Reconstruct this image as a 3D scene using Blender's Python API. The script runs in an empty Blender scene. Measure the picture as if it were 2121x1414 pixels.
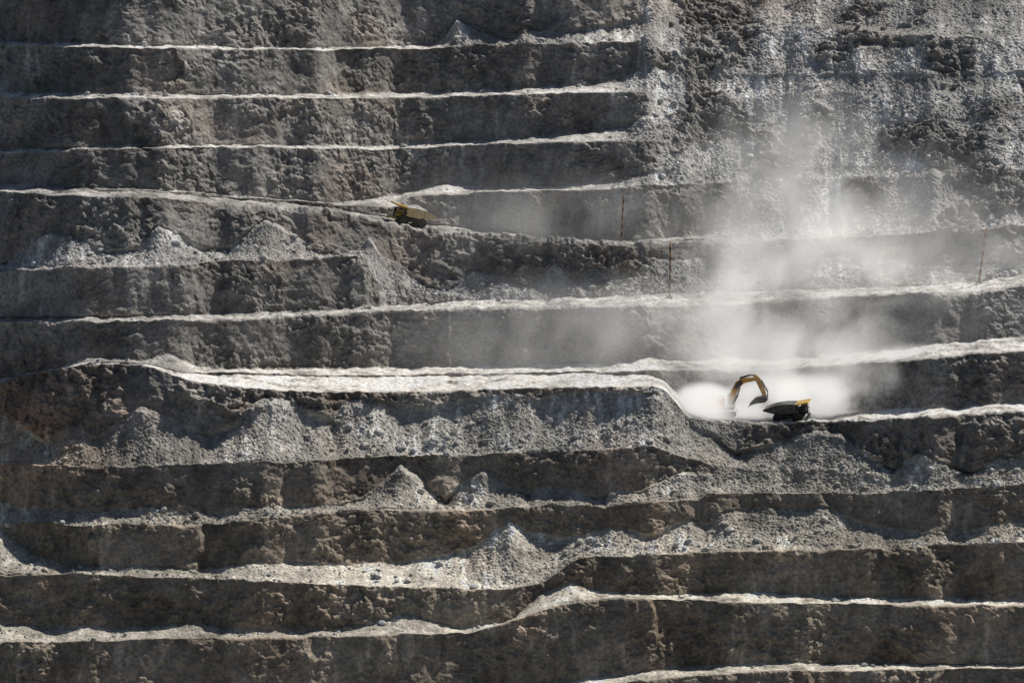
import bpy, math, random
import numpy as np
from mathutils import Vector, Matrix
ZOOM=None
random.seed(7); rng=np.random.default_rng(11)
F=np.float32
# ---------------------------------------------------------------- camera model
FPX=10100.0; TH=math.radians(9.0); D=1500.0; H=D*math.tan(TH)
fw=np.array([0,math.cos(TH),-math.sin(TH)]); up=np.array([0,math.sin(TH),math.cos(TH)])
def ray(u,v):
    a=(np.asarray(u,float)-1060.5)/FPX; b=(707-np.asarray(v,float))/FPX
    dy=fw[1]+b*up[1]; dz=fw[2]+b*up[2]
    return a/dy, dz/dy          # x per y, z per y
def solve(u,v,y0,z0,tan):
    _,r=ray(u,v)
    return (z0-y0*tan-H-D*r)/(r-tan)
def zat(u,v,y): return H+(y+D)*ray(u,v)[1]
def xat(u,v,y): return (y+D)*ray(u,v)[0]
# ---------------------------------------------------------------- noise
perm=rng.permutation(256).astype(np.int32); perm=np.concatenate([perm,perm])
g=rng.normal(size=(256,3)); g=(g/np.linalg.norm(g,axis=1)[:,None]*1.4).astype(F)
def perlin(x,y,z):
    x=np.asarray(x,F);y=np.asarray(y,F);z=np.asarray(z,F)
    xi=np.floor(x);yi=np.floor(y);zi=np.floor(z)
    fx=x-xi;fy=y-yi;fz=z-zi
    xi=xi.astype(np.int32)&255;yi=yi.astype(np.int32)&255;zi=zi.astype(np.int32)&255
    ux=fx*fx*fx*(fx*(fx*6-15)+10);uy=fy*fy*fy*(fy*(fy*6-15)+10);uz=fz*fz*fz*(fz*(fz*6-15)+10)
    out=np.zeros(x.shape,F)
    for i in (0,1):
        px=perm[(xi+i)&255]; wx=ux if i else 1-ux
        for j in (0,1):
            py=perm[(px+yi+j)&255]; wy=wx*(uy if j else 1-uy)
            for k in (0,1):
                h=perm[(py+zi+k)&255]; gg=g[h]
                out+=wy*(uz if k else 1-uz)*(gg[...,0]*(fx-i)+gg[...,1]*(fy-j)+gg[...,2]*(fz-k))
    return out
# ---------------------------------------------------------------- traced bench lines (crest C, face foot B)
C=[
 [(-100,-60),(1200,-60),(1310,-45),(2200,-40)],
 [(0,94),(200,99),(480,102),(700,104),(900,99),(1100,92),(1315,87),(1345,64),(1450,58),(1700,54),(1850,73),(2121,80)],
 [(0,200),(130,205),(500,202),(750,205),(900,201),(1100,196),(1280,189),(1400,192),(1490,193),(1560,205),(1700,185),(1900,215),(2121,200)],
 [(0,317),(80,318),(170,310),(480,305),(780,310),(1000,300),(1150,294),(1320,293),(1400,287),(1600,272),(1850,298),(2121,277)],
 [(0,384),(330,394),(560,414),(700,424),(820,430),(850,406),(1000,399),(1150,395),(1250,392),(1320,385),(1450,380),(1600,374),(1800,367),(2121,354)],
 [(0,397),(100,402),(200,405),(330,410),(420,420),(480,433),(560,437),(640,441),(700,450),(800,468),(900,483),(1000,492),(1100,499),(1290,511),(1450,510),(1550,500),(1850,487),(2000,476),(2121,468)],
 [(0,559),(100,555),(330,550),(480,542),(600,538),(757,530),(775,580),(800,602),(900,607),(1000,602),(1200,598),(1300,592),(1520,585),(1700,577),(1900,577),(2030,572),(2121,560)],
 [(0,670),(200,669),(460,665),(640,657),(900,644),(1100,639),(1300,634),(1520,630),(1700,620),(1900,611),(2000,608),(2121,594)],
 [(0,784),(180,749),(300,752),(380,772),(560,775),(750,778),(1000,774),(1200,771),(1300,769),(1420,768),(1500,770),(1700,760),(1900,745),(2121,725)],
 [(0,792),(50,777),(100,768),(180,753),(300,757),(400,790),(560,811),(700,816),(900,810),(1150,803),(1365,801),(1385,815),(1425,864),(1500,876),(1600,879),(1700,877),(1900,868),(2121,853)],
 [(0,958),(100,962),(250,967),(500,960),(700,952),(900,942),(1150,935),(1350,925),(1430,950),(1470,962),(1530,970),(1700,975),(1850,985),(2121,985)],
 [(0,1087),(50,1082),(150,1089),(250,1082),(420,1089),(500,1077),(600,1068),(750,1060),(900,1057),(1000,1054),(1150,1047),(1220,1044),(1250,1052),(1350,1039),(1445,1034),(1465,1019),(1700,1019),(1760,1022),(1900,1015),(2121,1006)],
 [(0,1194),(150,1187),(250,1194),(400,1196),(560,1206),(800,1213),(900,1217),(1050,1221),(1130,1206),(1180,1166),(1230,1154),(1400,1146),(1550,1141),(1800,1136),(2121,1124)],
 [(0,1332),(300,1324),(500,1320),(800,1314),(970,1310),(1030,1294),(1150,1256),(1230,1239),(1300,1238),(1500,1246),(1900,1253),(2121,1253)],
 [(0,1440),(1000,1440),(1400,1402),(1600,1388),(2121,1384)],
 [(0,1560),(1000,1550),(2121,1520)],
]
B=[
 [(0,89),(480,97),(700,99),(900,92),(925,70),(945,35),(1000,70),(1050,80),(1100,66),(1200,58),(1315,45),(1450,52),(1700,48),(2121,72)],
 [(0,195),(500,197),(900,194),(1060,186),(1150,178),(1200,180),(1280,170),(1320,150),(1400,142),(1490,155),(2121,150)],
 [(0,311),(480,299),(780,304),(900,296),(1050,287),(1200,278),(1300,268),(1330,245),(1400,238),(1600,252),(2121,240)],
 [(0,382),(330,392),(560,412),(700,421),(815,405),(850,401),(880,388),(930,378),(1000,390),(1200,382),(1300,370),(1400,352),(1600,350),(2121,330)],
 [(0,385),(330,396),(560,420),(700,433),(820,451),(900,465),(1000,476),(1100,486),(1290,498),(1450,488),(1520,470),(1650,462),(1800,455),(1900,462),(2121,440)],
 [(0,547),(60,510),(100,482),(150,495),(220,522),(285,515),(305,485),(325,463),(350,478),(420,512),(480,508),(510,480),(550,450),(600,482),(660,520),(740,522),(765,490),(790,530),(830,550),(880,590),(930,598),(980,560),(1040,575),(1090,588),(1150,545),(1190,575),(1230,550),(1290,575),(1350,540),(1450,535),(1520,548),(1600,538),(1750,530),(1850,540),(2000,560),(2121,540)],
 [(0,659),(200,657),(460,650),(640,645),(760,637),(800,632),(900,628),(1000,622),(1300,612),(1600,600),(1900,592),(2000,586),(2121,570)],
 [(0,778),(180,744),(300,746),(330,738),(350,733),(400,756),(480,764),(560,765),(750,764),(900,760),(1000,757),(1300,750),(1340,738),(1380,745),(1500,742),(1600,745),(1700,738),(1900,717),(2050,702),(2121,695)],
 [(0,786),(180,750),(300,753),(380,774),(560,778),(750,781),(1000,777),(1200,774),(1350,774),(1380,790),(1420,835),(1470,848),(1550,853),(1700,854),(1900,847),(2000,842),(2121,833)],
 [(0,845),(90,915),(150,880),(195,905),(240,880),(290,838),(360,870),(430,895),(490,870),(540,828),(580,821),(640,852),(690,864),(715,832),(770,824),(840,834),(900,842),(960,822),(1060,815),(1110,825),(1180,811),(1300,811),(1365,815),(1400,850),(1440,880),(1480,900),(1520,935),(1560,930),(1640,905),(1700,888),(1740,898),(1780,932),(1850,974),(1900,940),(1950,955),(2010,980),(2060,950),(2121,945)],
 [(0,1035),(50,1047),(100,1052),(300,1052),(440,1060),(600,1047),(700,1042),(750,1032),(790,1000),(828,963),(870,990),(925,1037),(955,1000),(1000,968),(1040,1000),(1095,1022),(1130,1005),(1180,1012),(1235,1030),(1280,1015),(1330,1018),(1380,995),(1430,975),(1500,985),(2121,994)],
 [(0,1095),(30,1120),(70,1150),(140,1175),(350,1172),(420,1182),(500,1172),(600,1162),(700,1167),(800,1167),(900,1152),(980,1130),(1030,1095),(1060,1080),(1100,1100),(1170,1113),(1280,1090),(1350,1108),(1400,1085),(1430,1068),(1460,1085),(1500,1055),(1600,1050),(1700,1045),(1760,1070),(1800,1085),(1900,1100),(1980,1108),(2050,1085),(2121,1080)],
 [(0,1290),(250,1302),(400,1290),(500,1308),(700,1305),(780,1285),(850,1268),(950,1300),(1060,1285),(1090,1255),(1120,1228),(1180,1205),(1230,1226),(1400,1232),(1560,1224),(1700,1234),(2121,1244)],
 [(0,1432),(1000,1430),(1400,1385),(1600,1372),(2121,1374)],
 [(0,1550),(1000,1540),(2121,1510)],
]
def c(v): return [(0,v)]
TA=[
 [(0,.03),(900,.05),(940,.5),(1300,.4),(1340,.2),(2121,.2)],
 [(0,.03),(1000,.03),(1280,.1),(1330,.65),(2121,.65)],
 [(0,.03),(1250,.1),(1330,.6),(2121,.6)],
 [(0,.03),(1250,.1),(1330,.6),(2121,.6)],
 [(0,.02),(1400,.02),(1520,.5),(2121,.5)],
 [(0,.5),(700,.5),(780,.75),(2121,.6)],
 c(.03),
 [(0,.3),(350,.2),(450,.02),(2121,.02)],
 c(.02),
 [(0,.66),(1400,.66),(2121,.6)],
 [(0,.4),(700,.4),(1400,.5),(1480,.6),(2121,.6)],
 [(0,.25),(900,.2),(1000,.4),(2121,.4)],
 [(0,.2),(1100,.2),(1200,.05),(2121,.05)],
 c(.05),c(.05)]
TFv=[
 [(0,2.6),(1300,2.2),(1340,.5),(2121,.45)],
 [(0,2.8),(1290,2.5),(1340,.75),(2121,.7)],
 [(0,2.8),(1300,2.5),(1350,.85),(2121,.75)],
 [(0,2.8),(1320,2.5),(1380,.85),(2121,.75)],
 [(0,2.5),(1400,2.5),(1550,.9),(2121,.85)],
 [(0,1.9),(2121,1.5)],
 [(0,2.7),(745,2.7),(800,.65),(1500,.6),(2121,.5)],
 [(0,2.6),(1250,2.6),(1500,1.5),(2121,1.3)],
 c(2.2),
 [(0,1.5),(1320,1.6),(1370,.8),(1480,.8),(1580,1.5),(2121,1.9)],
 [(0,2.4),(1400,2.2),(1480,1.0),(2121,1.0)],
 [(0,2.4),(2121,2.2)],
 c(2.5),c(2.4),c(2.4)]
fine=np.arange(-130,2252,1.6)
n=36; ext=np.cumsum(4*1.17**np.arange(n))
U=np.concatenate([(-130-ext)[::-1],fine,fine[-1]+ext]); NU=len(U)
def ip(pl,u=U): 
    p=np.array(pl,float); return np.interp(u,p[:,0],p[:,1])
def gs(a,sig):
    w=int(sig*3/1.6); k=np.exp(-.5*(np.arange(-w,w+1)*1.6/sig)**2); k/=k.sum()
    return np.convolve(np.pad(a,w,mode='edge'),k,mode='valid')
nz=np.zeros(NU)
def wig(a,amp,wl,seed): return a+amp*perlin(U/wl,nz+seed+.37,nz+.61)
NI=len(B)
Cl=[wig(wig(gs(ip(C[i]),4),3.5 if i!=9 else 1.5,60,i*3),2.4,17,i*5+50) for i in range(NI+1)]
Bl=[wig(wig(gs(ip(B[i]),4),3.0,45,i*7+90),2.4,14,i*5+150) for i in range(NI)]
for i in range(NI):
    Bl[i]=np.minimum(Bl[i],Cl[i+1]-2.0); Bl[i]=np.maximum(Bl[i],Cl[i]+1.0)
yC=[None]*(NI+1); zC=[None]*(NI+1); yB=[None]*NI
yC[NI]=np.full(NU,-118.0); zC[NI]=zat(U,Cl[NI],yC[NI])
for i in range(NI-1,-1,-1):
    ta=gs(ip(TA[i]),25); tf=gs(ip(TFv[i]),20)
    Bs=gs(Bl[i],60)
    Bs=np.minimum(Bs,Cl[i+1]-1)
    yb=solve(U,Bs,yC[i+1],zC[i+1],ta); zb=zat(U,Bs,yb)
    yc=solve(U,np.minimum(Cl[i],Bs-1),yb,zb,tf)
    W=gs(np.clip(yc-yC[i+1],3,70),60 if i==9 else 85)
    W=W+1.3*perlin(U/70,nz+i*3+.2,nz+.9)
    yC[i]=yC[i+1]+W; zC[i]=zat(U,Cl[i],yC[i])
    y=solve(U,Bl[i],yC[i],zC[i],tf)
    yB[i]=np.clip(y,yC[i+1]+.6,yC[i]-.2)
# ---------------------------------------------------------------- rows
rowsY=[];rowsV=[];typ=[];band=[];tt=[]
faceW=[];talW=[];bulge=[]
def smooth01(x): x=np.clip(x,0,1); return x*x*(3-2*x)
idx={}
for i in range(NI):
    h=float(np.percentile((Bl[i]-Cl[i])[100:-100],92)); nf=max(4,int(h/1.7))
    for r in range(nf):
        t=r/nf
        rowsV.append(Cl[i]+(Bl[i]-Cl[i])*t); rowsY.append(yC[i]+(yB[i]-yC[i])*t)
        tf=gs(ip(TFv[i]),20); f=smooth01((tf-.8)/.8)
        idx.setdefault(('f',i),[]).append(len(typ))
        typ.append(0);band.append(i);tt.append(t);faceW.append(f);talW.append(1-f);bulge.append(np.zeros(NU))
    h=float(np.percentile((Cl[i+1]-Bl[i])[100:-100],92)); nl=max(16,int(h/1.5))
    ta=gs(ip(TA[i]),25); tw=smooth01((ta-.08)/.3); p=1+.35*tw
    bz_=np.clip(gs(Bl[i],70)-gs(Bl[i],5),-35,45)*.155
    for r in range(nl):
        t=r/nl
        rowsV.append(Bl[i]+(Cl[i+1]-Bl[i])*t); rowsY.append(yB[i]+(yC[i+1]-yB[i])*t**p)
        idx.setdefault(('l',i),[]).append(len(typ))
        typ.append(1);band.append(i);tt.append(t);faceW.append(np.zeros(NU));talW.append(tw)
        bulge.append(bz_*tw*min(1,t/.12)*(1-t)**1.1*.9)
V=np.array(rowsV);Y=np.array(rowsY);FW=np.array(faceW);TW=np.array(talW);BU=np.array(bulge)
X=xat(U[None,:],V,Y);Z=zat(U[None,:],V,Y)
band=np.array(band);typ=np.array(typ);tt=np.array(tt)
def rowblur(a,k):
    o=a.copy()
    for _ in range(k):
        o[1:-1]=(o[:-2]+2*o[1:-1]+o[2:])/4
    return o
FW=rowblur(FW,3);TW=rowblur(TW,3)
x=X.astype(F);y=Y.astype(F);z=Z.astype(F)
P=lambda wl,sx=1,sy=1,sz=1,o=0: perlin(x/wl*sx+o,y/wl*sy+o*.7,z/wl*sz+o*.3)
n30=P(30,1,1,.7,3); n12=P(12,1,1,.9,11); n5=P(5,1,1,1,21); n2=P(2.3,1,1,1,31); n1=P(1.05,1,1,1,41); n06=P(.6,1,1,1,51)
n12b=P(9,1,1,.6,71); n18=P(18,1,1,1.2,75)
wx=x+1.5*n5
ns=perlin(wx/2.2+7,y*.05,z/14+3)      # down-slope streaks
n8=P(7,1,.4,.4,61)
rid=lambda a,k: k-np.abs(a)
step=np.tanh(6*n18)                     # broken blocky planes
blk=np.tanh(8*P(4,1,1,1.3,141))
blk2=np.tanh(8*P(1.8,1,1,1.3,151))
blk3=np.tanh(7*P(.95,1,1,1.2,161))
rgh=.35+.65*smooth01((P(20,1,1,1.5,171)+.12)/.3)      # smooth blasted faces against broken ones
dF=1.0*n30+1.2*rid(n12,.35)+.5*n12b+(.35+.65*rgh)*1.1*rid(n5,.3)+.4*step+rgh*(.5*rid(n2,.25)+.28*n1+.14*n06+.40*blk+.24*blk2+.10*blk3)
# blasted panels: each bench face is cut in slightly offset lengths
uu=(U[None,:]+45*n12+22*n5+8*n2)
panR=np.zeros_like(X)
for i in range(NI):
    pk=[];pv=[];kn=-400
    while kn<2600:
        wd=rng.uniform(70,330); val=rng.normal()*.7
        pk+=[kn+7,kn+wd-7]; pv+=[val,val]; kn+=wd
    m=band==i
    panR[m]=np.interp(uu[m],pk,pv)
dT=1.0*n12+.9*(np.abs(n8)-.3)+.45*n5+.35*ns+.6*(np.abs(n2)-.2)+.45*(np.abs(n1)-.2)+.22*n06+.1*blk3
dP=.22*n12+.12*n5+.16*n2+.12*n1+.06*n06
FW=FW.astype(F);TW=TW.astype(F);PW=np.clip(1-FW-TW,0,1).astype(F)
ur=(smooth01((U-1310)/60)[None,:]*smooth01((5.5-band)/1.0)[:,None]).astype(F)
oc=smooth01((n30*.8+n18*.8+.12*(typ==0)[:,None]-.08)/.25)*ur*TW
lr=(smooth01((U-700)/300)[None,:]*np.isin(band,(5,6))[:,None]).astype(F)
oc2=smooth01((n18+.5*n12+.15)/.25)*lr*((typ==0)[:,None]*.8+.2)*np.clip(FW+TW,0,1)
oc3=(np.isin(band,(9,))&(typ==0))[:,None]*FW*smooth01(.6+n18*2)
oc=np.clip(oc+.6*oc2+.55*oc3,0,1)
dO=2.6*rid(n12,.3)+2.4*rid(n5,.25)+1.0*rid(n2,.2)+.4*n1+.9*step+.75*blk+.4*blk2+.15*blk3
ddy=-(.93*(dF+panR)*FW+.45*dT*TW+.8*dO*oc+BU*.9)
ddz=.2*dF*FW+.8*dT*TW+dP*PW+.45*dO*oc+BU*.25
ddy=ddy.astype(F);ddz=ddz.astype(F)
for i,hh,rngu in ((4,1.9,(420,1500)),(6,.7,(-200,2300)),(7,.3,(420,2300)),(8,.8,(1420,2300)),(8,.2,(430,1420))):
    rows=idx[('l',i)]
    m=smooth01((U-rngu[0])/60)*smooth01((rngu[1]-U)/60)
    hv=hh*(.7+.7*perlin(U/22,nz+i*9+.3,nz+.2)+.4*perlin(U/7,nz+i*9+4.3,nz+.2))
    for r in rows:
        ddz[r]+=(np.clip(hv,0.1,2.4)*m*math.exp(-((tt[r]-.92)/.06)**2)).astype(F)
fade=np.ones(NU); fade[:20]=0; fade[-20:]=0; fade=gs(fade,60).astype(F)
Xd=X+.25*(dF*FW)*n5*fade; Yd=Y+ddy*fade; Zd=Z+ddz*fade
# ---------------------------------------------------------------- albedo attribute (mineral colour)
nc=P(40,1,1,1,81); nc2=P(14,1,1,1,91); nc3=P(3.5,1,1,.7,95)
lowf=smooth01((Z*-1+5)/60)[...,None]
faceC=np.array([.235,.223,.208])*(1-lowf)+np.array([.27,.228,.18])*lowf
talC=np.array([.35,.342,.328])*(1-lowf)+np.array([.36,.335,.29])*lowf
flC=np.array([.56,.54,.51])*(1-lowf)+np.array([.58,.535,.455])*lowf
one=np.ones(NU)
fl=[np.interp(U,[1330,1380],[.95,.5]),one*.9,one*.9,np.interp(U,[800,850],[.6,.8]),np.interp(U,[0,400],[.75,.55]),one*.5,np.interp(U,[0,1000],[.55,.9]),np.interp(U,[350,500],[.6,1.05]),one*1.3,one*.5,np.interp(U,[600,1000],[.6,.8]),np.interp(U,[300,500,1100,1300],[.65,1.1,1.05,.9]),np.interp(U,[800,1000],[.75,1.05]),one*.85,one*.8]
flR=np.array(fl)[band][...,None]
tb=[one,one,one,one,one,one*1.05,one*1.1,one,one,np.interp(U,[300,500,1450,1600],[1,1.12,1.12,1.05]),one*1.12,np.interp(U,[850,1000,1400,1550],[1.05,1.5,1.5,1.1]),one*1.1,one,one]
tbR=np.array(tb)[band][...,None]
TC=TW*(1-.7*oc); FC=FW+TW*.7*oc
urb=(1+.18*ur)[...,None]
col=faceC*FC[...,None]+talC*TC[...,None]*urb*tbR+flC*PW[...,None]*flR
col=np.broadcast_to(col,X.shape+(3,)).copy()
mod=1+.45*nc2+.4*nc3+.25*nc+.55*n1*PW+.6*n5*PW
streak=smooth01((ns-.05)/.35)*TC*smooth01((nc+nc2+.25)/.5)
streakF=smooth01((ns-.15)/.3)*FC*smooth01((nc+.15)/.4)
mod=mod*(1+.7*streak+.4*streakF)
mod=mod*(1+.12*np.sign(panR)*FW*np.minimum(1,abs(panR)))
topr=(smooth01((U-1320)/60)[None,:]*(band==0)[:,None])
mod=mod*(1-.2*topr)
col*=mod[...,None]
rust=smooth01((P(22,1,1,1,121)-.08)/.3)*(.5*FC+.25*TC)
rr=np.exp(-((X+150)/22)**2-((Z+22)/14)**2)+.35*np.exp(-((X-70)/45)**2-((Z-97)/10)**2)
rust=np.clip(rust*.45+rr*(1-.5*PW),0,1)[...,None]
col=col*(1-rust)+col*np.array([1.25,.95,.78])*rust
col=np.clip(col,.03,.72)
# ---------------------------------------------------------------- plateau / floor rows
y1=yC[0]+.0; z1=zC[0]
tops=[(10,.4),(16,15),(26,15.3),(33,30),(60,31),(400,36),(2500,60),(12000,60)]
tx=[];ty=[];tz=[]
for dy_,dz_ in tops[::-1]:
    yy=y1+dy_; s=(yy+D)/(y1+D) if dy_<500 else (y1+500+D)/(y1+D)
    tx.append(Xd[0]*s); ty.append(yy); tz.append((z1*(1 if dy_<50 else 0)+ (0 if dy_<50 else z1.mean()))+dz_)
bx=[];by=[];bz=[]
for dy_,dz_ in ((-6,-15),(-16,-15.5),(-22,-30),(-500,-31),(-1200,-31)):
    yy=yC[NI]+dy_; bx.append(xat(U,Cl[NI],yC[NI])); by.append(yy); bz.append(zC[NI]+dz_)
Xa=np.vstack([np.array(tx),Xd,np.array(bx)]);Ya=np.vstack([np.array(ty),Yd,np.array(by)]);Za=np.vstack([np.array(tz),Zd,np.array(bz)])
ca=np.concatenate([np.full((len(tx),NU,3),.24),col,np.full((len(bx),NU,3),.24)],0)
R=Xa.shape[0]
def mesh_from(name,co,quads,tri=False):
    me=bpy.data.meshes.new(name); k=3 if tri else 4
    me.vertices.add(len(co)); me.vertices.foreach_set('co',co.astype(F).ravel())
    me.loops.add(quads.size); me.loops.foreach_set('vertex_index',quads.astype(np.int32).ravel())
    me.polygons.add(len(quads)); me.polygons.foreach_set('loop_start',np.arange(0,quads.size,k,dtype=np.int32))
    try: me.polygons.foreach_set('loop_total',np.full(len(quads),k,dtype=np.int32))
    except Exception: pass
    me.update(calc_edges=True); me.validate()
    me.polygons.foreach_set('use_smooth',np.zeros(len(me.polygons),dtype=bool))
    return me
co=np.stack([Xa,Ya,Za],-1).reshape(-1,3)
ii=np.arange(R*NU).reshape(R,NU)
q=np.stack([ii[:-1,:-1],ii[1:,:-1],ii[1:,1:],ii[:-1,1:]],-1).reshape(-1,4)
me=mesh_from('mine_pit_terrain',co,q)
at=me.color_attributes.new('rock_col','FLOAT_COLOR','POINT')
cc=np.ones((R*NU,4),F); cc[:,:3]=ca.reshape(-1,3); at.data.foreach_set('color',cc.ravel())
terrain=bpy.data.objects.new('mine_pit_terrain',me); bpy.context.collection.objects.link(terrain)
# ---------------------------------------------------------------- materials
def mat(name,col=(.2,.2,.2),rough=.9,metal=0,noise=None):
    m=bpy.data.materials.new(name); m.use_nodes=True; nt=m.node_tree; b=nt.nodes['Principled BSDF']
    b.inputs['Base Color'].default_value=(*col,1); b.inputs['Roughness'].default_value=rough; b.inputs['Metallic'].default_value=metal
    if 'Specular IOR Level' in b.inputs: b.inputs['Specular IOR Level'].default_value=.2
    if noise:
        c2,sc=noise
        tc=nt.nodes.new('ShaderNodeTexCoord'); no=nt.nodes.new('ShaderNodeTexNoise'); no.inputs['Scale'].default_value=sc; no.inputs['Detail'].default_value=6
        cr=nt.nodes.new('ShaderNodeValToRGB'); cr.color_ramp.elements[0].position=.38; cr.color_ramp.elements[1].position=.62
        cr.color_ramp.elements[0].color=(*col,1); cr.color_ramp.elements[1].color=(*c2,1)
        nt.links.new(tc.outputs['Object'],no.inputs['Vector']); nt.links.new(no.outputs['Fac'],cr.inputs[0]); nt.links.new(cr.outputs[0],b.inputs['Base Color'])
    return m
rock=mat('rock_and_dust'); nt=rock.node_tree; N=nt.nodes; L=nt.links; b=N['Principled BSDF']; b.inputs['Roughness'].default_value=.95
b.inputs['Specular IOR Level'].default_value=.1
at_=N.new('ShaderNodeAttribute'); at_.attribute_name='rock_col'
geo=N.new('ShaderNodeNewGeometry')
no=N.new('ShaderNodeTexNoise'); no.inputs['Scale'].default_value=.9; no.inputs['Detail'].default_value=8; no.inputs['Roughness'].default_value=.68
L.new(geo.outputs['Position'],no.inputs['Vector'])
mr=N.new('ShaderNodeMapRange'); mr.inputs[1].default_value=.3; mr.inputs[2].default_value=.7; mr.inputs[3].default_value=.5; mr.inputs[4].default_value=1.5
L.new(no.outputs['Fac'],mr.inputs[0])
vm=N.new('ShaderNodeVectorMath'); vm.operation='SCALE'; L.new(at_.outputs['Color'],vm.inputs[0]); L.new(mr.outputs[0],vm.inputs['Scale'])
L.new(vm.outputs[0],b.inputs['Base Color'])
no2=N.new('ShaderNodeTexNoise'); no2.inputs['Scale'].default_value=1.4; no2.inputs['Detail'].default_value=8; no2.inputs['Roughness'].default_value=.72
L.new(geo.outputs['Position'],no2.inputs['Vector'])
bu=N.new('ShaderNodeBump'); bu.inputs['Strength'].default_value=.85; bu.inputs['Distance'].default_value=.6
L.new(no2.outputs['Fac'],bu.inputs['Height']); L.new(bu.outputs[0],b.inputs['Normal'])
terrain.data.materials.append(rock)
# ---------------------------------------------------------------- rubble boulders (one object)
import bmesh
def icov(sub,seed):
    bm=bmesh.new(); bmesh.ops.create_icosphere(bm,subdivisions=sub,radius=1)
    v=np.array([p.co[:] for p in bm.verts]); f=np.array([[w.index for w in fa.verts] for fa in bm.faces]); bm.free()
    r=np.random.default_rng(seed)
    for _ in range(9):
        nn=r.normal(size=3); nn/=np.linalg.norm(nn); dd=v@nn; lim=.45+.3*r.random()
        v-=np.outer(np.maximum(dd-lim,0),nn)
    v*=np.array([1,.75+.3*r.random(),.6+.3*r.random()])
    return v,f
vars_=[icov(2,s) for s in range(8)]
inf=(np.abs(np.broadcast_to(U,TW.shape)-1060)<1180)
wt=(TW*inf).astype(float)
wt*=np.clip(.15+1.6*nc2+1.2*n30+.4,0.02,2)
near=(typ==1)[:,None]*(.6+ (tt[:,None]>.3)*.6)
wt=wt*(near+.3)
wt+=PW*((typ==1)&(tt<.6)&(band!=8)&(band!=7))[:,None]*.7*inf*np.clip(.3+2*nc2,0,1)
cdf=np.cumsum(wt.ravel()); cdf/=cdf[-1]
NB=23000
pick=np.searchsorted(cdf,rng.random(NB))
bv=[];bf=[];bc=[];off=0
def addrock(p,s,colr):
    global off
    v,f=vars_[rng.integers(8)]
    a=rng.random()*6.28; ca_,sa_=math.cos(a),math.sin(a); tlt=rng.normal()*.4
    Rm=np.array([[ca_,-sa_,0],[sa_,ca_,0],[0,0,1]])@np.array([[1,0,0],[0,math.cos(tlt),-math.sin(tlt)],[0,math.sin(tlt),math.cos(tlt)]])
    vv=(v*s)@Rm.T+p
    bv.append(vv);bf.append(f+off);bc.append(np.tile(colr,(len(v),1)));off+=len(v)
colf=col.reshape(-1,3);posf=np.stack([Xd,Yd,Zd],-1).reshape(-1,3)
for k in pick:
    s=.15+.19*rng.pareto(2.5); s=min(s,1.7)
    addrock(posf[k]+np.array([0,0,.15*s]),s,np.minimum(colf[k],.4)*(0.8+.55*rng.random()))
def surf(u,kind,i,t):
    rows=idx[(kind,i)]; r=rows[min(len(rows)-1,int(t*len(rows)))]; cidx=int(np.argmin(abs(U-u)))
    return np.array([Xd[r,cidx],Yd[r,cidx],Zd[r,cidx]])
for (u,i,t,s) in [(553,10,.75,1.3),(566,10,.85,1.1),(585,10,.8,.8),(845,11,.8,1.6),(822,11,.85,1.0),(645,11,.9,.7),(1172,11,.55,1.2),(1215,11,.6,1.2),(1228,11,.8,1.0),(1400,11,.8,1.4),(1430,11,.8,1.3),(1418,11,.9,.9),(1620,11,.5,.7),(760,6,.2,1.2),(762,6,.3,1.4),(1450,3,.8,1.2),(1170,11,.8,.8),(1340,11,.7,.7),(1395,10,.7,1.0),(940,9,.6,1.6),(575,9,.6,1.3),(500,9,.85,1.1),(1480,10,.5,.9)]:
    p=surf(u,'l',i,t); addrock(p+np.array([0,0,.3*s]),s,np.array([.5,.49,.46]))
me=mesh_from('rubble_rocks',np.concatenate(bv),np.concatenate(bf),True)
at=me.color_attributes.new('rock_col','FLOAT_COLOR','POINT'); cc=np.ones((off,4),F); cc[:,:3]=np.concatenate(bc); at.data.foreach_set('color',cc.ravel())
ob=bpy.data.objects.new('rubble_rocks',me); bpy.context.collection.objects.link(ob); me.materials.append(rock)
# ---------------------------------------------------------------- object helpers
def link(o,par=None,m=None):
    bpy.context.collection.objects.link(o)
    if par: o.parent=par
    if m: o.data.materials.append(m)
    return o
def bm_obj(name,bm,par,m,bev=0):
    if bev: bmesh.ops.bevel(bm,geom=list(bm.edges),offset=bev,segments=2,affect='EDGES',clamp_overlap=True)
    bmesh.ops.recalc_face_normals(bm,faces=bm.faces)
    me=bpy.data.meshes.new(name); bm.to_mesh(me); bm.free()
    return link(bpy.data.objects.new(name,me),par,m)
def box(name,x0,x1,y0,y1,z0,z1,par,m,bev=.04):
    bm=bmesh.new(); bmesh.ops.create_cube(bm,size=1)
    for v in bm.verts: v.co=Vector(((x0+x1)/2+v.co.x*(x1-x0),(y0+y1)/2+v.co.y*(y1-y0),(z0+z1)/2+v.co.z*(z1-z0)))
    return bm_obj(name,bm,par,m,bev)
def prism(name,prof,y0,y1,par,m,bev=.03):
    bm=bmesh.new(); a=[bm.verts.new((p[0],y0,p[1])) for p in prof]; c_=[bm.verts.new((p[0],y1,p[1])) for p in prof]
    bm.faces.new(a); bm.faces.new(c_[::-1]); k=len(prof)
    for i in range(k): bm.faces.new((a[i],a[(i+1)%k],c_[(i+1)%k],c_[i]))
    return bm_obj(name,bm,par,m,bev)
def rod(name,p,q_,r,par,m,seg=10):
    p=Vector(p);q_=Vector(q_); bm=bmesh.new(); bmesh.ops.create_cone(bm,cap_ends=True,segments=seg,radius1=r,radius2=r,depth=(q_-p).length)
    M=Matrix.Translation((p+q_)/2)@(q_-p).to_track_quat('Z','Y').to_matrix().to_4x4(); bm.transform(M)
    return bm_obj(name,bm,par,m,0)
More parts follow.
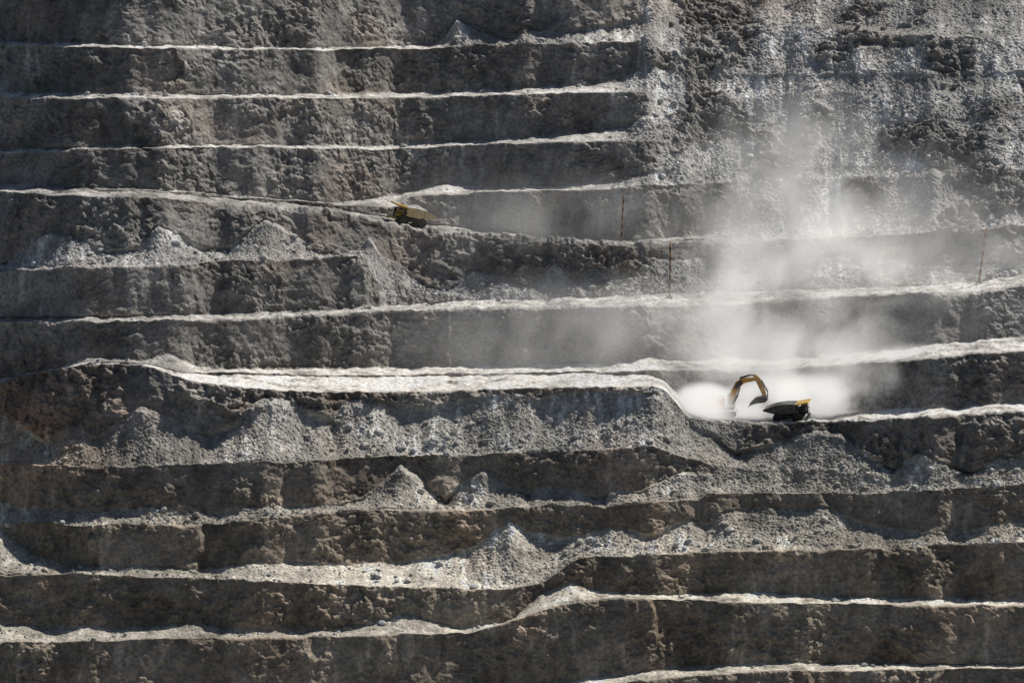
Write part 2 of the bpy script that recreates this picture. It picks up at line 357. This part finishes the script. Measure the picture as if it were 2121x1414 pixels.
def wheel(name,x_,y_,z_,r,w,par,mt,mh):
    bm=bmesh.new(); prof=[(r*.55,-w/2),(r*.9,-w/2),(r,-w*.36),(r,w*.36),(r*.9,w/2),(r*.55,w/2)]
    seg=32; rings=[]
    for s in range(seg):
        a=2*math.pi*s/seg; k=1.0 if s%2 else .97
        rings.append([bm.verts.new((x_+math.cos(a)*(pr*k if pr>.95*r else pr),y_+py,z_+math.sin(a)*(pr*k if pr>.95*r else pr))) for pr,py in prof])
    for s in range(seg):
        A=rings[s];Bq=rings[(s+1)%seg]
        for j in range(len(prof)): bm.faces.new((A[j],A[(j+1)%6],Bq[(j+1)%6],Bq[j]))
    bm_obj(name+'_tyre',bm,par,mt)
    rod(name+'_hub',(x_,y_-w*.32,z_),(x_,y_+w*.32,z_),r*.56,par,mh,24)
    rod(name+'_hubcap',(x_,y_-w*.45,z_),(x_,y_+w*.45,z_),r*.25,par,mh,16)
yel=mat('yellow_paint',(.70,.42,.06),.6,0,((.5,.32,.08),.6)); body_dirty_shaded=mat('dusty_shaded_steel',(.07,.066,.06),.8,0,((.14,.13,.115),.7))  # dirt tone, with the lower truck's shadow-side darkness put into the colour
orange=mat('orange_yellow_paint',(.62,.31,.04),.6,0,((.40,.21,.05),.5))
body_yel=mat('worn_yellow_body',(.66,.48,.25),.7,0,((.48,.38,.23),.5))
dark=mat('dark_steel',(.03,.03,.03),.6,0,((.06,.055,.05),1.5)); tyre=mat('tyre_rubber',(.02,.02,.02),.9,0,((.045,.043,.04),.8)); glass=mat('cab_glass',(.02,.025,.03),.1)
hub=mat('wheel_hub',(.07,.05,.025),.8,0,((.05,.045,.04),1.5))
white=mat('white_paint',(.75,.75,.72),.6,0,((.5,.5,.48),1)); ore=mat('ore_load',(.36,.36,.36),.95,0,((.52,.52,.52),2.0))
def haul_truck(mb,mcan,mlow,loaded):
    e=bpy.data.objects.new('haul_truck',None); bpy.context.collection.objects.link(e)
    for sy,nm in ((-1,'right'),(1,'left')):
        wheel('front_wheel_'+nm,3.3,sy*2.9,1.75,1.75,1.1,e,tyre,hub)
        wheel('rear_outer_wheel_'+nm,-2.6,sy*3.0,1.75,1.75,1.1,e,tyre,hub)
        wheel('rear_inner_wheel_'+nm,-2.6,sy*1.75,1.75,1.75,1.0,e,tyre,hub)
        box('frame_rail_'+nm,-4.2,5.2,sy*.9-.25,sy*.9+.25,1.7,2.7,e,dark)
        prism('body_side_'+nm,[(2.9,6.2),(3.0,3.3),(-2.4,2.85),(-5.0,3.6),(-7.2,4.5),(-7.2,4.75),(-3.5,6.0),(-.5,6.4)],sy*3.35-.1,sy*3.35+.1,e,mb)
        prism('body_top_rail_'+nm,[(3.0,6.2),(3.0,6.45),(-.5,6.65),(-3.6,6.25),(-7.3,4.95),(-7.2,4.72),(-3.5,5.98),(-.5,6.38)],sy*3.4-.2,sy*3.4+.2,e,mb,.02)
        for k in range(7):
            xx=2.2-k*1.35; zt=6.2 if xx>-.6 else 6.3-( -.5-xx)*.27; zb=3.2 if xx>-2.4 else 2.9+(-2.4-xx)*.35
            box('body_rib_%d_%s'%(k,nm),xx-.13,xx+.13,sy*3.5-.12,sy*3.5+.12,zb,zt,e,mb,.02)
        rod('hoist_cylinder_'+nm,(1.2,sy*1.5,2.0),(-.6,sy*1.5,4.2),.25,e,dark)
        rod('deck_rail_'+nm,(3.2,sy*3.5,5.3),(6.2,sy*3.5,5.3),.05,e,dark)
        for k in range(4): rod('deck_post_%d_%s'%(k,nm),(3.3+k*.95,sy*3.5,4.2),(3.3+k*.95,sy*3.5,5.3),.05,e,dark)
        box('fuel_tank_'+nm,-.9,1.5,sy*2.4-.6,sy*2.4+.6,1.1,2.5,e,dark,.15)
        rod('headlamp_'+nm,(6.2,sy*1.9,2.5),(6.36,sy*1.9,2.5),.22,e,white)
        rod('stair_rail_'+nm,(6.7,sy*1.4,1.4),(6.25,sy*2.6,5.2),.05,e,dark)
    prism('body_floor',[(3.0,3.3),(-2.4,2.85),(-7.2,4.5),(-7.2,4.7),(-2.4,3.1),(2.9,3.6)],-3.3,3.3,e,mb,.02)
    prism('body_front_wall',[(2.75,3.5),(3.05,3.5),(3.1,6.2),(2.8,6.2)],-3.3,3.3,e,mb,.02)
    prism('body_canopy',[(2.8,6.1),(2.8,6.45),(6.9,7.1),(7.0,6.75),(6.8,6.5)],-3.6,3.6,e,mcan,.02)
    box('deck',2.7,6.3,-3.6,3.6,3.95,4.2,e,dark)
    box('engine_hood',3.4,6.1,-1.2,1.2,2.4,3.94,e,mlow,.1)
    box('radiator_grille',6.1,6.3,-1.1,1.1,2.0,3.9,e,dark)
    box('front_bumper',6.0,6.7,-3.2,3.2,1.2,1.9,e,mlow,.1)
    box('cab',4.0,6.0,1.1,3.0,4.2,6.1,e,mlow,.1); box('cab_window_front',6.0,6.03,1.3,2.8,4.9,5.9,e,glass,0)
    box('cab_window_side',4.2,5.8,3.0,3.03,4.9,5.9,e,glass,0); box('cab_window_inner',4.2,5.8,1.07,1.1,4.9,5.9,e,glass,0)
    box('control_cabinet',3.8,5.8,-2.9,-1.0,4.2,5.4,e,dark,.08)
    box('front_axle',3.0,3.6,-2.6,2.6,1.4,2.1,e,dark,.1); box('rear_axle',-3.3,-1.9,-2.6,2.6,1.2,2.3,e,dark,.2)
    if loaded:
        bm=bmesh.new(); nx,ny=44,26; vs=[]
        for a in range(nx):
            row=[]
            for c_ in range(ny):
                px=-6.2+a*(9.0/(nx-1)); py=-3.2+c_*(6.4/(ny-1))
                rim=6.2 if px>-.5 else 6.4-(-.5-px)*.28
                if px<-3.5: rim=6.0-(-3.5-px)*.34
                hh=1.6*max(0,1-((px+1.2)/4.4)**2)*max(0,1-(py/3.4)**2)
                hh+=.2*math.sin(px*5.1+py*3)*math.cos(py*4.7-px*2)*min(1,hh)+random.uniform(-.12,.12)*min(1,hh+.1)
                row.append(bm.verts.new((px,py,rim-.3+max(hh,0))))
            vs.append(row)
        for a in range(nx-1):
            for c_ in range(ny-1): bm.faces.new((vs[a][c_],vs[a+1][c_],vs[a+1][c_+1],vs[a][c_+1]))
        bm_obj('ore_load',bm,e,ore)
    return e
def orient(e,pos,fwd,sz=1):
    f=Vector(fwd).normalized(); zz=Vector((0,0,1)); yv=zz.cross(f).normalized(); zz=f.cross(yv)
    M=Matrix((f,yv,zz)).transposed().to_4x4()@Matrix.Diagonal((1,1,sz,1)); M.translation=Vector(pos); e.matrix_world=M
pa=surf(815,'l',4,.5);pb=surf(885,'l',4,.5)
t1=haul_truck(body_yel,yel,yel,True); orient(t1,(pa+pb)/2+np.array([0,0,-.1]),pa-pb,.88)
pa=surf(1600,'l',8,.72);pb=surf(1670,'l',8,.72)
t2=haul_truck(body_dirty_shaded,yel,dark,False); d=pb-pa; d[1]*=.3; orient(t2,(surf(1633,'l',8,.68))+np.array([0,0,-.1]),d+np.array([0,-1.2,0]),.85)
# ---------------------------------------------------------------- excavator
def excavator():
    e=bpy.data.objects.new('mining_excavator',None); bpy.context.collection.objects.link(e)
    for sy,nm in ((-1,'near'),(1,'far')):
        prism('track_'+nm,[(-4.2,.5),(-3.6,0),(3.6,0),(4.2,.5),(4.3,1.2),(3.7,1.9),(-3.7,1.9),(-4.3,1.2)],sy*2.6-.65,sy*2.6+.65,e,dark,.08)
        for k in range(7): rod('track_roller_%d_%s'%(k,nm),(-3.3+k*1.1,sy*2.6-.72,.6),(-3.3+k*1.1,sy*2.6+.72,.6),.42,e,dark,14)
    rod('slew_ring',(0,0,1.7),(0,0,2.5),1.9,e,dark,28)
    box('house_deck',-5.2,3.4,-3.1,3.1,2.5,3.0,e,dark)
    box('engine_house',-4.9,.4,-3.0,3.0,3.0,5.9,e,orange,.12)
    box('counterweight',-6.2,-4.95,-3.0,3.0,2.5,5.2,e,orange,.3)
    box('cab_riser',.9,3.2,1.2,3.0,3.0,4.6,e,orange,.08); box('cab',.9,3.4,1.2,3.0,4.6,7.0,e,orange,.1)
    box('cab_glass_front',3.4,3.43,1.35,2.85,5.0,6.8,e,glass,0); box('cab_glass_side',1.1,3.2,1.16,1.2,5.3,6.8,e,glass,0)
    for k in range(5): rod('handrail_post_%d'%k,(-4.7+k*1.2,-2.9,5.9),(-4.7+k*1.2,-2.9,6.9),.05,e,dark)
    rod('handrail',(-4.7,-2.9,6.9),(.1,-2.9,6.9),.05,e,dark)
    rod('exhaust_stack',(-3.2,1.2,5.9),(-3.2,1.2,7.4),.22,e,dark)
    prism('boom',[(1.2,3.4),(2.4,3.2),(3.6,6.3),(4.6,9.2),(6.3,11.0),(10.3,11.9),(10.5,12.6),(9.8,12.9),(5.4,12.4),(3.6,11.1),(2.2,8.0)],-.6,.6,e,orange,.08)
    prism('boom_reinforcement',[(3.0,9.0),(4.2,8.9),(6.0,11.0),(5.4,12.1),(4.1,11.0)],-.72,.72,e,dark,.03)
    prism('stick',[(9.3,13.6),(10.1,13.7),(11.5,12.2),(13.0,8.3),(13.3,6.1),(12.5,6.0),(11.4,8.6),(10.3,11.0),(9.2,12.7)],-.5,.5,e,orange,.06)
    prism('bucket',[(13.5,6.6),(12.2,6.9),(9.9,6.3),(8.3,4.6),(8.1,3.6),(8.9,4.1),(10.6,4.6),(12.9,4.9),(13.7,5.6)],-1.7,1.7,e,dark,.08)
    for k in range(5): prism('bucket_tooth_%d'%k,[(8.4,4.1),(8.3,3.6),(7.5,3.0)],-1.6+k*.72,-1.35+k*.72,e,dark,0)
    for sy in (-1,1):
        s='near' if sy<0 else 'far'
        rod('boom_cylinder_barrel_'+s,(2.9,sy*1.0,3.6),(4.3,sy*1.0,6.9),.32,e,dark,14); rod('boom_cylinder_rod_'+s,(4.3,sy*1.0,6.9),(5.0,sy*.95,9.3),.17,e,body_dirty_shaded)
        rod('stick_cylinder_barrel_'+s,(5.0,sy*.55,12.5),(7.9,sy*.55,13.5),.28,e,dark,14); rod('stick_cylinder_rod_'+s,(7.9,sy*.55,13.5),(9.6,sy*.5,13.6),.15,e,body_dirty_shaded)
    rod('bucket_cylinder',(11.6,0,12.0),(13.6,0,8.4),.26,e,dark,14); rod('bucket_cylinder_rod',(13.6,0,8.4),(13.7,0,6.9),.15,e,body_dirty_shaded)
    rod('bucket_link',(13.7,0,6.9),(12.8,0,7.2),.2,e,dark)
    return e
ex=excavator(); pe=surf(1498,'l',8,.45); orient(ex,pe+np.array([0,0,-.1]),(1,-.18,0),.95)
# ---------------------------------------------------------------- striped marker poles
red=mat('faded_dark_paint',(.03,.02,.015),.7,0,((.05,.03,.02),2)); pale=mat('faded_orange_paint',(.36,.17,.07),.7,0,((.28,.15,.08),2)); conc=mat('concrete',(.3,.29,.27),.9,0,((.2,.19,.18),2))
def pole(base,h,lean,r):
    e=bpy.data.objects.new('striped_marker_pole',None); bpy.context.collection.objects.link(e); e.location=base
    k=12
    for j in range(k):
        z0=h*j/k; z1=h*(j+1)/k
        rod('stripe_%d'%j,(lean*z0,0,z0),(lean*z1,0,z1),r,e,red if j%2==0 else pale,10)
    box('foot_block',-.9,.9,-.9,.9,-.6,.7,e,conc,.08)
pole(surf(1286,'l',4,.8),16.0,.05,.24); pole(surf(1386,'l',6,.45),17.5,.01,.26)
pole(surf(2027,'l',6,.12)+np.array([0,-1,0]),17.5,.12,.36)
e=bpy.data.objects.new('steel_pipe',None); bpy.context.collection.objects.link(e)
p=surf(1440,'l',4,.55); rod('pipe',p+np.array([-3.5,0,.35]),p+np.array([3,0,.45]),.3,e,dark)
rod('pipe_flange',p+np.array([-3.6,0,.35]),p+np.array([-3.4,0,.35]),.42,e,dark)
# ---------------------------------------------------------------- dust
dust=bpy.data.objects.new('dust_cloud',None); bpy.context.collection.objects.link(dust)
def yterr(u,v):
    cidx=int(np.argmin(abs(U-u))); r=int(np.argmin(abs(V[:,cidx]-v))); return float(Y[r,cidx])
yex=float(pe[1])
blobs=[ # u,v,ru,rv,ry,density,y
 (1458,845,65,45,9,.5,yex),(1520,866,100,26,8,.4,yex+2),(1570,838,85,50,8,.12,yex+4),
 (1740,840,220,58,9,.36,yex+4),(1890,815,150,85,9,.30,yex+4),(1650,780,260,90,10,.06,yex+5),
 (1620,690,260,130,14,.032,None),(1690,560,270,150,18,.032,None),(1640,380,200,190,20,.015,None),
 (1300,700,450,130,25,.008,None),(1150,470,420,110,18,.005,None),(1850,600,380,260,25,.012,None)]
for k,(u,v,ru,rv,ry,dn,yy) in enumerate(blobs):
    if yy is None: yy=yterr(u,v)-ry*.45
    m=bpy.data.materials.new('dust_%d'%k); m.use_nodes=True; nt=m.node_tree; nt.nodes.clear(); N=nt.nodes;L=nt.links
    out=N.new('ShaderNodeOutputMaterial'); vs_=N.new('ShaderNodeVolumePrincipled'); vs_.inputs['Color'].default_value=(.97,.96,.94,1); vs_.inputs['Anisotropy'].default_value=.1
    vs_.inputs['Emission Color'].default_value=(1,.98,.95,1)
    L.new(vs_.outputs[0],out.inputs['Volume'])
    tc=N.new('ShaderNodeTexCoord'); ln=N.new('ShaderNodeVectorMath'); ln.operation='DOT_PRODUCT'; L.new(tc.outputs['Object'],ln.inputs[0]); L.new(tc.outputs['Object'],ln.inputs[1])
    a=N.new('ShaderNodeMath'); a.operation='SUBTRACT'; a.inputs[0].default_value=1; L.new(ln.outputs['Value'],a.inputs[1]); a.use_clamp=True
    pw=N.new('ShaderNodeMath'); pw.operation='POWER'; L.new(a.outputs[0],pw.inputs[0]); pw.inputs[1].default_value=1.8
    ge=N.new('ShaderNodeNewGeometry'); no=N.new('ShaderNodeTexNoise'); no.inputs['Scale'].default_value=.07 if ru<225 else .05; no.inputs['Detail'].default_value=4; no.inputs['Distortion'].default_value=.6
    L.new(ge.outputs['Position'],no.inputs['Vector'])
    mr=N.new('ShaderNodeMapRange'); mr.inputs[1].default_value=.38; mr.inputs[2].default_value=.66; mr.inputs[3].default_value=.12; mr.inputs[4].default_value=2.1
    L.new(no.outputs['Fac'],mr.inputs[0])
    mu=N.new('ShaderNodeMath'); mu.operation='MULTIPLY'; L.new(pw.outputs[0],mu.inputs[0]); L.new(mr.outputs[0],mu.inputs[1])
    mu2=N.new('ShaderNodeMath'); mu2.operation='MULTIPLY'; L.new(mu.outputs[0],mu2.inputs[0]); mu2.inputs[1].default_value=dn
    L.new(mu2.outputs[0],vs_.inputs['Density'])
    # added glow: emission stands in for light scattered within the cloud
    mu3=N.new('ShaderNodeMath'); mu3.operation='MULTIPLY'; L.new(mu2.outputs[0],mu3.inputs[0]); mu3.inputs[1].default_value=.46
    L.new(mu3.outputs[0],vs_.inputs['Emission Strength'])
    m.cycles.volume_step_rate=2.5
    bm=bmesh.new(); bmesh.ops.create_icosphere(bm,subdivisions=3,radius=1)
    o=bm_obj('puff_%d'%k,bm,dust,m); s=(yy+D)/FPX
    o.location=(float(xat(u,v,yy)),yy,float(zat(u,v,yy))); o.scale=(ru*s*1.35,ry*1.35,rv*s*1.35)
# ---------------------------------------------------------------- light
el=math.radians(52); az=math.radians(38)
sd=Vector((math.cos(el)*math.cos(az),math.cos(el)*math.sin(az),math.sin(el)))
w=bpy.data.worlds.new('World'); bpy.context.scene.world=w; w.use_nodes=True; nt=w.node_tree
sk=nt.nodes.new('ShaderNodeTexSky'); sk.sky_type='NISHITA'; sk.sun_disc=False; sk.sun_elevation=el; sk.sun_rotation=math.atan2(sd.x,sd.y)
nt.links.new(sk.outputs[0],nt.nodes['Background'].inputs['Color']); nt.nodes['Background'].inputs['Strength'].default_value=.05
sl=bpy.data.lights.new('sun','SUN'); sl.energy=5.0; sl.angle=math.radians(.5); sl.color=(1,.95,.875)
so=bpy.data.objects.new('sun',sl); bpy.context.collection.objects.link(so); so.rotation_euler=sd.to_track_quat('Z','Y').to_euler(); so.location=(100,200,400)
cam=bpy.data.cameras.new('camera'); co_=bpy.data.objects.new('camera',cam); bpy.context.collection.objects.link(co_)
co_.location=(0,-D,H); co_.rotation_euler=(math.radians(90)-TH,0,0); cam.sensor_width=36; cam.lens=36*FPX/2121; cam.clip_start=10; cam.clip_end=30000
if ZOOM:
    zu,zv,zk=ZOOM; cam.lens*=zk; cam.shift_x=(zu-1060.5)/2121*zk; cam.shift_y=(707-zv)/2121*zk
bpy.context.scene.camera=co_
vs=bpy.context.scene.view_settings; vs.view_transform='Standard'; vs.look='None'; vs.exposure=0
print('done',R,NU,off)
